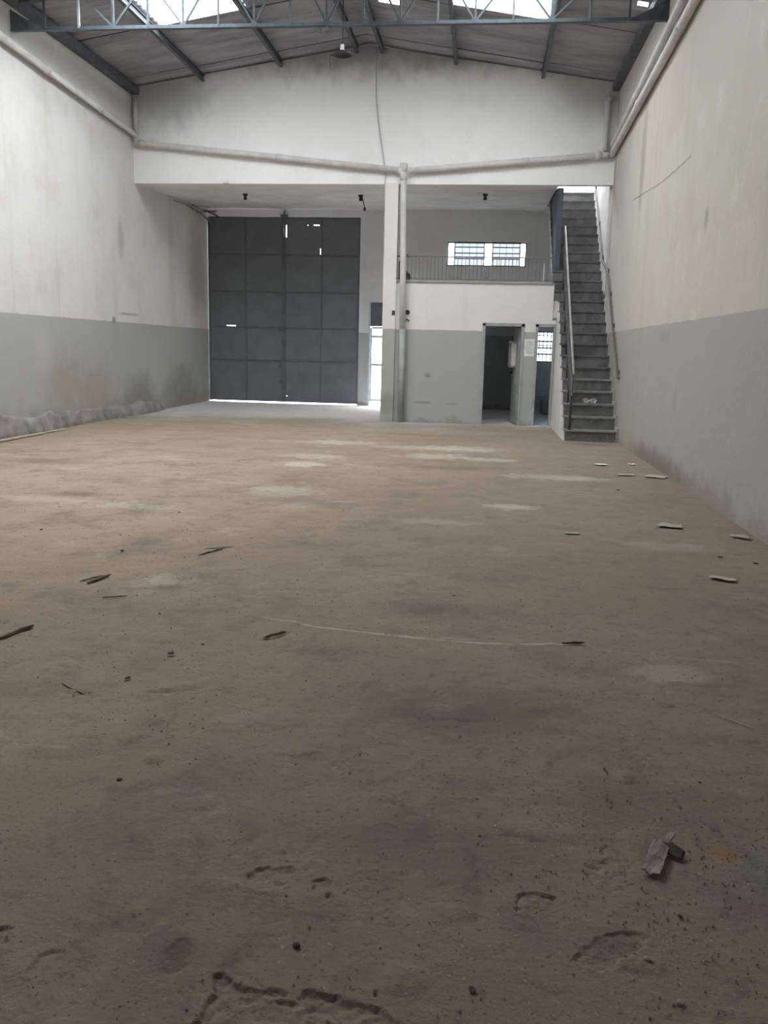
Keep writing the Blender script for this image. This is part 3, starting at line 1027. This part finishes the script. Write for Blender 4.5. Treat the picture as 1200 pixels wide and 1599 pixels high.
# switch and sockets
t = thing('light_switch', 'small dark switch on the white column', 'switch', (-1.90, YG - .04, 2.25))
b_ = MB().box(-1.935, -1.875, YG - .055, YG - .04, 2.21, 2.30).build('switch_plate', m_dark, t)
MB().box(-1.915, -1.895, YG - .062, YG - .055, 2.24, 2.27).build('rocker', m_post, b_)
solo('socket_hole', MB().lathe([(.0, .0), (.045, .0), (.05, .02), (.0, .02)], (0, 0, 0), 12) if False else MB().tube([(-1.615, YG - .012, 2.27), (-1.615, YG + .0, 2.27)], .05, 12), m_dark, (-1.615, YG, 2.27),
     'round dark wall box right of the downpipe on the white paint', 'socket')
solo('cable_stub', MB().tube([(-1.66, YG - .01, 2.10), (-1.62, YG - .03, 2.13), (-1.57, YG - .01, 2.09)], .012, 6), m_dark, (-1.62, YG, 2.1),
     'short curved cable stub below the round wall box', 'cable')

# ------------------------------------------------------------------ the two doorways
o = struct('door_1', MB().box(D1[0] - .01, D1[0] + .05, YG - .015, YG + .16, 0, D1[3]).box(D1[1] - .05, D1[1] + .01, YG - .015, YG + .16, 0, D1[3]).box(D1[0] - .01, D1[1] + .01, YG - .015, YG + .16, D1[3] - .05, D1[3] + .01), m_frame)
lf = MB()
Hx, Hy = D1[1] - .055, YG + .14
ang = math.radians(97)


def LP(u, w, z):
    return (Hx + u * math.cos(ang) + w * math.sin(ang), Hy + u * math.sin(ang) - w * math.cos(ang), z)


def leaf_box(mb, u0, u1, w0, w1, z0, z1):
    vs = [LP(u, w, z) for z in (z0, z1) for (u, w) in ((u0, w0), (u1, w0), (u1, w1), (u0, w1))]
    return mb.add(vs, [(0, 3, 2, 1), (4, 5, 6, 7), (0, 1, 5, 4), (1, 2, 6, 5), (2, 3, 7, 6), (3, 0, 4, 7)])


lo = leaf_box(MB(), 0, .70, -.035, 0, .02, 2.0).build('door_leaf', m_leaf, o)
fr = MB()
for (u0, u1, z0, z1) in ((.28, .70, 1.19, 1.23), (.28, .70, 1.70, 1.74), (.28, .32, 1.19, 1.74), (.66, .70, 1.19, 1.74)):
    leaf_box(fr, u0, u1, -.13, -.035, z0, z1)
fr.build('vision_frame', m_pipe, lo)['label'] = 'pale small frame'
leaf_box(MB(), .33, .63, -.045, -.036, 1.22, 1.70).build('vision_pane', m_grille, lo)
hd = MB()
leaf_box(hd, .62, .66, -.09, -.035, 1.06, 1.10)
leaf_box(hd, .54, .66, -.11, -.09, 1.06, 1.09)
hd.build('door_handle', m_dark, lo)
o = struct('door_2', MB().box(D2[0] - .01, D2[0] + .045, YG - .015, YG + .16, 0, D2[3]).box(D2[0] - .01, D2[1], YG - .015, YG + .16, D2[3] - .05, D2[3] + .01).box(D2[1] - .04, D2[1], YG - .01, YG + .16, 0, D2[3]), m_frame)

# notice pinned on the wall between the doors
t = thing('paper_notice', 'white paper notice taped to the wall between the two doorways', 'notice', (.95, YG - .01, 1.44))
ps = MB().box(.825, 1.03, YG - .006, YG - .003, 1.43, 1.78).build('paper_sheet', m_paper_white, t)
for i, (w, z) in enumerate([(.14, 1.72), (.15, 1.68), (.15, 1.645), (.11, 1.61), (.15, 1.575), (.13, 1.54), (.15, 1.505)]):
    MB().box(.85, .85 + w, YG - .0072, YG - .006, z - .005, z + .003).build('text_line', m_rail, ps)

mt = plain('brightening_pale_blue', (.62, .69, .74), .5, var=.1, scale=2, bump=.03)
struct('wall_washroom_added', MB().box(.96, XR, YF - .03, YF, 0, 1.27).box(.96, 1.33, YF - .03, YF, 1.27, 2.06).box(.96, XR, YF - .03, YF, 2.06, 2.32), mt)  # pale cladding added to brighten the wall around the window
wm = plain('washroom_cement_lit', (.46, .52, .57), .35, var=.2, scale=2, bump=.05)  # bluish tone carries the window's reflection on the floor
struct('floor_washroom', MB().box(.96, 2.0, 18.2, YF, -.02, .004), wm)
# concrete trough in the washroom and a floor scrap
t = thing('washroom_trough', 'pale concrete trough under the barred washroom window', 'trough', (1.75, 22.3, 0))
MB().box(1.50, 2.30, 21.9, 22.6, 0, .36).build('trough_body', m_inner, t)
MB().box(1.44, 2.36, 21.84, 21.92, .36, .46).box(1.44, 2.36, 22.58, 22.66, .36, .46).box(1.44, 1.52, 21.92, 22.58, .36, .46).box(2.28, 2.36, 21.92, 22.58, .36, .46).build('trough_rim', m_inner, t)

# ------------------------------------------------------------------ stairs
YK, TK, RK, N = 15.19, .2485, .2148, 24


def sy_(k):
    return YK + TK * k      # y of nosing k


def sz_(k):
    return RK * k - .02


stair = thing('staircase', 'steep grey marble staircase against the right wall', 'staircase', (1.9, sy_(1), 0))


def flight(k0, k1, x0, x1, z_floor):
    prof = []
    for k in range(k0, k1 + 1):
        prof.append((sy_(k) + .03, sz_(k - 1) - .03 if k > 1 else -.05))
        prof.append((sy_(k) + .03, sz_(k) - .03))
    ye = sy_(k1 + 1) + .03
    prof.append((ye, sz_(k1) - .03))
    if z_floor:
        prof.append((ye, -.05))
    else:
        prof.append((ye, sz_(k1) - .52))
        prof.append((sy_(k0) + .03, sz_(k0 - 1) - .34))
    return MB().prism(prof, 'x', x0, x1)


flight(1, 12, 1.45, 2.36, True).build('lower_flight_body', m_white, stair)
flight(13, N, 1.372, 2.345, False).build('upper_flight_body', m_white, stair)
for k in range(1, N + 1):
    x0, x1 = (1.475, 2.365) if k <= 12 else (1.368 if k < 15 else 1.352, 2.348)
    y0 = sy_(k)
    z = sz_(k)
    MB().box(x0 if k > 12 else 1.455, x1, y0, y0 + TK + .045, z - .03, z).build('tread', m_nosing if k < 6 else m_marble, stair)
    zb = sz_(k - 1) if k > 1 else -.03
    MB().box(x0, x1, y0 + .022, y0 + .034, zb, z - .03).build('riser', m_marble, stair)
# stepped plaster skirting on the wall side of the lower flight
sk = []
for k in range(1, 13):
    sk += [(sy_(k) - .04, sz_(k - 1) + .05 if k > 1 else -.02), (sy_(k) - .04, sz_(k) + .05)]
sk += [(sy_(13), sz_(12) + .05), (sy_(13), 0), ]
MB().prism(sk + [(sy_(13), -.02)], 'x', 2.355, XR - .002).build('wall_skirting', m_wall_right, stair)
# landing of the upper floor
struct('floor_upper', MB().box(1.36, 2.345, sy_(N) + TK + .03, YF, 5.0, 5.14), m_soffit)
# dark wall closing the stairwell on the left, between the steps and the slab
wp = [(18.90, sz_(15) + .02), (sy_(N), sz_(N)), (22.3, sz_(N)), (22.3, 5.0), (18.90, 4.83)]
MB().prism(wp, 'x', 1.376, 1.48).build('stairwell_panel', m_blue, stair)

# left balustrade: posts, middle rail and hand rail
t = thing('stair_balustrade', 'dark steel balustrade with hand rail on the open side of the stairs', 'railing', (1.56, sy_(1) + .1, .2))
XB = 1.55


def line_z(y, h):
    return (y - YK) / TK * RK - .02 + h


ya, yb = sy_(1) + .06, 18.85
b_ = MB().tube([(XB, ya, sz_(1)), (XB, ya, line_z(ya, .92))], .022, 10).build('newel_post', m_post, t, True)
MB().lathe([(.0, .012), (.05, .012), (.05, 0), (.0, 0)], (XB, ya, sz_(1)), 12).build('base_flange', m_post, b_)
MB().tube([(XB + .015, ya - .03, line_z(ya, .90)), (XB + .015, ya + .05, line_z(ya + .05, .93)), (XB, yb, line_z(yb, .93))], .021, 10).build('hand_rail', m_handpale, t, True)
MB().bar((XB, ya, line_z(ya, .45)), (XB, yb, line_z(yb, .45)), .02, .24).build('middle_rail', m_post, t)
for k in range(3, 15, 2):
    y = sy_(k) + .12
    MB().tube([(XB, y, sz_(k)), (XB, y, line_z(y, .92))], .018, 8).build('post', m_post, t, True)

# wall-side hand rail
t = thing('wall_handrail', 'thin brown steel hand rail fixed along the right wall over the stairs', 'handrail', (XR - .06, 15.78, 1.1))
hr = [(XR - .012, 15.72, 1.10), (XR - .04, 15.74, 1.10), (XR - .042, 15.82, 1.20), (XR - .042, 16.9, 2.12), (XR - .042, 18.05, 3.13), (XR - .088, 18.62, 3.38), (XR - .088, 19.5, 4.12), (XR - .088, 21.3, 5.66)]
MB().tube(hr, .019, 10).build('rail', m_hand, t, True)
for (y, z, th) in ((15.80, 1.24, 0), (16.85, 2.07, 0), (17.55, 2.68, 0), (18.12, 3.17, 0), (18.75, 3.48, .045), (19.7, 4.28, .045), (20.8, 5.22, .045)):
    xo = XR - th
    b_ = MB().tube([(xo, y, z - .03), (xo - .042, y, z - .04), (xo - .042, y, z)], .009, 7).build('bracket', m_hand, t)
    MB().box(xo - .012, xo, y - .03, y + .03, z - .065, z + .01).build('bracket_plate', m_post, b_)

# ------------------------------------------------------------------ litter


def crumple(w, d, h, seed, n=7, thick=.0015):
    rr = random.Random(seed)
    top, fs = [], []
    ph = [rr.uniform(0, 6) for _ in range(4)]
    for i in range(n + 1):
        for j in range(n + 1):
            u, v = i / n - .5, j / n - .5
            z = h * (.5 + .5 * math.sin(u * 7 + ph[0]) * math.cos(v * 5 + ph[1])) * (.6 + .4 * math.sin(v * 11 + ph[2])) + rr.uniform(0, h * .18)
            top.append((u * w + rr.uniform(-.03, .03) * w, v * d + rr.uniform(-.03, .03) * d, z + .004))
    k = n + 1
    bot = [(x, y, z - thick) for x, y, z in top]
    for i in range(n):
        for j in range(n):
            a = (i * k + j, (i + 1) * k + j, (i + 1) * k + j + 1, i * k + j + 1)
            fs.append(a)
            fs.append(tuple(q + k * k for q in a[::-1]))
    edge = [i * k for i in range(k)] + [n * k + j for j in range(1, k)] + [i * k + n for i in range(n - 1, -1, -1)] + [j for j in range(n - 1, 0, -1)]
    for a, b in zip(edge, edge[1:] + edge[:1]):
        fs.append((a, a + k * k, b + k * k, b))
    return MB().add(top + bot, fs)


def litter(name, mb, mat, x, y, rz, lab, cat, z=0.0, group=None):
    o = bpy.data.objects.new(name, mb.mesh(name, mat))
    C.objects.link(o)
    o.location = (x, y, z)
    o.rotation_euler = (0, 0, rz)
    return tag(o, lab, cat, group)


papers = [
    (1.70, 5.99, .17, .08, -.45, 'old white paper sheet lying on the floor nearest the right wall', .012, m_paper),
    (1.72, 7.82, .20, .13, -.2, 'folded whitish paper scrap with a torn tail near the right wall', .03, m_paper),
    (2.22, 11.1, .26, .22, -.5, 'largest pale paper strip at the foot of the right wall', .02, m_paper),
    (1.86, 11.2, .20, .10, .1, 'thin pale paper strip left of the one by the right wall', .012, m_paper),
    (1.68, 12.15, .16, .14, .3, 'small bright paper scrap on the floor below the stairs', .02, m_paper_white),
    (2.12, 12.3, .10, .10, .5, 'tiny bright scrap between the stairs and the right wall', .02, m_paper_white),
    (.81, 7.31, .12, .06, .1, 'narrow pale scrap alone in the middle of the floor', .01, m_paper),
    (2.24, 7.50, .16, .08, -.6, 'pale torn strip touching the foot of the right wall', .02, m_paper),
    (1.17, 18.15, .09, .08, .2, 'small white scrap in front of the washroom doorway', .03, m_paper_white)]
for i, (x, y, w, d, rz, lab, h, mt) in enumerate(papers):
    litter('paper_scrap', crumple(w, d, h * .55, 30 + i, 7, .0008), mt, x, y, rz, lab, 'paper', .006, 'paper scraps on the floor')

t = thing('crushed_carton', 'crushed flat carton with a torn dark end on the nearby floor', 'carton', (.585, 2.46, .002))
cm = crumple(.052, .18, .010, 77, 8, .004)
o = bpy.data.objects.new('carton_sleeve', cm.mesh('carton_sleeve', m_carton))
C.objects.link(o)
o.parent = t
o.location = (0, 0, .006)
o.rotation_euler = (.05, .06, -.36)
MB().add([(.62, 2.50, .01), (.66, 2.47, .008), (.672, 2.50, .02), (.645, 2.535, .024), (.63, 2.49, .004), (.665, 2.465, .002), (.678, 2.495, .014), (.65, 2.53, .018)],
         [(0, 1, 2, 3), (7, 6, 5, 4), (0, 4, 5, 1), (1, 5, 6, 2), (2, 6, 7, 3), (3, 7, 4, 0)]).build('torn_flap', m_stone, t)
MB().bar((.625, 2.53, .02), (.655, 2.575, .03), .02, .006).build('folded_tab', m_carton, t)

cups = [(1.855, 'left one of the two crumpled white cups on the lower stairs', .0), (1.955, 'right one of the two crumpled white cups on the lower stairs', .5)]
for x, lab, rz in cups:
    pr = [(.0, 0), (.035, 0), (.04, .02), (.05, .075), (.053, .08), (.048, .075), (.036, .01), (.0, .008)]
    v = MB().lathe(pr, (0, 0, 0), 14)
    v.v = [(a * (1.1 + .25 * math.sin(5 * b * 20)), b * .85, c * .95 + .004) for a, b, c in v.v]
    o = litter('crumpled_cup', v, m_paper_white, x, sy_(3) + .06, rz, lab, 'cup', sz_(3) + .05, 'cups on the stairs')
    o.rotation_euler = (1.35, .2, rz)


def stick(p, q, w, seed, h=None):
    rr = random.Random(seed)
    p, q = Vector(p), Vector(q)
    pts = [p.lerp(q, i / 6) + Vector((rr.uniform(-.4, .4) * w, rr.uniform(-.4, .4) * w, 0)) for i in range(7)]
    rs = [w * .25] + [w * rr.uniform(.4, .6) for _ in range(5)] + [w * .2]
    m_ = MB().tube(pts, rs, 7)
    return m_


sticks = [
    ((1.05, 3.64), (1.18, 3.50), .006, m_palewood, 'thin straight pale straw lying towards the lower right floor'),
    ((-2.40, 3.97), (-2.34, 4.22), .030, m_wood, 'broken board splinter at the left edge of the floor'),
    ((-2.44, 5.06), (-2.38, 5.30), .024, m_wood, 'short brown splinter pair lying left of centre'),
    ((-2.50, 5.10), (-2.42, 5.27), .014, m_wood, 'thin splinter lying along the brown one'),
    ((-2.00, 5.94), (-1.88, 6.22), .014, m_wood, 'forked dark twig on the pale dusty floor'),
    ((-2.02, 6.14), (-1.83, 6.26), .010, m_wood, 'thin dark twig crossing behind the forked twig'),
    ((-1.08, 4.26), (-.99, 4.36), .018, m_wood, 'dark wood chip just below the pale drag line'),
    ((.48, 4.45), (.60, 4.475), .016, m_stone, 'dark stub at the right end of the pale drag line'),
    ((-1.81, 3.48), (-1.66, 3.38), .010, m_wood, 'thin brown twig near the lower left floor'),
    ((-2.21, 4.79), (-2.08, 4.85), .012, m_wood, 'short dark twig lying level on the left floor')]
for i, (p, q, w, mt, lab) in enumerate(sticks):
    c = ((p[0] + q[0]) / 2, (p[1] + q[1]) / 2, 0)
    w *= .75
    solo('wood_splinter' if mt is not m_palewood else 'straw', stick((*p, w * .30 - .005), (*q, w * .30 - .004), w, i), mt, c, lab, 'stick', 'sticks on the floor')
solo('pale_strip', MB().bar((XL + .25, 9.5, .012), (XL + .27, 13.6, .012), .07, .02).bar((XL + .27, 13.7, .012), (XL + .28, 14.3, .012), .05, .018), m_palewood, (XL + .26, 12, 0),
     'long pale strip lying along the foot of the left wall', 'strip')


def rock(r_, seed, squash=.6):
    rr = random.Random(seed)
    bm = bmesh.new()
    bmesh.ops.create_icosphere(bm, subdivisions=1, radius=1)
    vs = [(v.co.x * r_ * rr.uniform(.65, 1.2), v.co.y * r_ * rr.uniform(.6, 1.1), (v.co.z * .9 + .7) * r_ * squash * rr.uniform(.75, 1.15)) for v in bm.verts]
    bm.verts.index_update()
    fs = [tuple(v.index for v in f.verts) for f in bm.faces]
    bm.free()
    return MB().add(vs, fs)


rock_me = [rock(1, s).mesh('crumb', m_stone) for s in range(4)] + [rock(1, s + 9).mesh('crumb', m_stone_pale) for s in range(3)]
crumbs = [
    (-1.47, 3.93, .022, 0, 'largest dark crumb on the left floor, alone beyond the short twig'),
    (-1.36, 4.09, .014, 0, 'small dark crumb just behind and right of the largest dark crumb'),
    (-1.55, 3.59, .018, 0, 'dark crumb on the left floor just right of the thin brown twig'),
    (-1.20, 2.68, .016, 0, 'single dark crumb on the empty lower left floor'),
    (-2.58, 5.95, .022, 0, 'dark crumb on the pale floor beyond the splinter pair'),
    (-3.50, 6.51, .022, 0, 'dark flake by the left frame edge beyond the board splinter'),
    (-2.69, 7.48, .020, 0, 'far dark crumb on the pale floor beyond the forked twig'),
    (-.41, 1.935, .014, 0, 'dark crumb between the broken crater and the bottom edge crack'),
    (.04, 1.84, .013, 0, 'dark crumb at the bottom, right of the long floor crack'),
    (-.19, 1.80, .009, 0, 'tiny dark crumb right above the peak of the floor crack'),
    (.48, 2.01, .016, 1, 'pale concrete crumb below the crushed carton in the broken patch'),
    (.53, 1.87, .016, 1, 'pale concrete crumb near the bottom right corner of the floor'),
    (.84, 2.99, .011, 0, 'dark crumb up right of the crushed carton'),
    (.51, 3.04, .012, 0, 'dark crumb behind the crushed carton on smooth floor'),
    (1.87, 6.70, .020, 0, 'dark crumb near the right wall, left of its neighbour'),
    (2.08, 6.54, .022, 0, 'dark crumb closest to the foot of the right wall'),
    (1.58, 9.92, .022, 0, 'dark crumb between the far paper strips and the folded scrap'),
    (.60, 2.20, .013, 0, 'dark crumb just below the crushed carton'),
    (-1.76, 4.54, .014, 0, 'dark crumb right of the short level twig'),
    (-.12, 5.24, .011, 0, 'dark crumb in the middle of the floor beyond the pale drag line')]
for i, (x, y, rad, kind, lab) in enumerate(crumbs):
    o = bpy.data.objects.new('concrete_crumb', rock_me[(i % 4) if kind == 0 else 4 + i % 3])
    C.objects.link(o)
    o.location = (x, y, -.003)
    rad *= .75
    o.scale = (rad * R.uniform(.9, 1.6), rad, rad * .8)
    o.rotation_euler = (0, 0, R.uniform(0, 6))
    tag(o, lab, 'crumb', 'crumbs on the floor')

gr = MB()
for i in range(1500):
    if i < 420:
        x, y, rad = R.gauss(.75, .28), R.gauss(2.35, .35), R.uniform(.0012, .0042)
    else:
        y = 1.45 + 6.5 * R.random() ** 1.6
        x, rad = R.uniform(-.62, .56) * y * 1.0, R.uniform(.0012, .0036) * (1 + y * .12)
    if abs(x - .6) < .09 and abs(y - 2.46) < .13:
        continue
    a = R.uniform(0, 6)
    vs = [(x + rad * math.cos(a + q) * R.uniform(.7, 1.3), y + rad * math.sin(a + q) * R.uniform(.7, 1.3), -.004) for q in (0, 1.57, 3.14, 4.71)]
    vs.append((x, y, rad * R.uniform(.7, 1.2)))
    gr.add(vs, [(0, 1, 4), (1, 2, 4), (2, 3, 4), (3, 0, 4)])
g = gr.build('grit', m_stone_pale, None, False, False)
g['kind'] = 'stuff'
tag(g, 'loose grit scattered over the nearby concrete floor', 'grit')
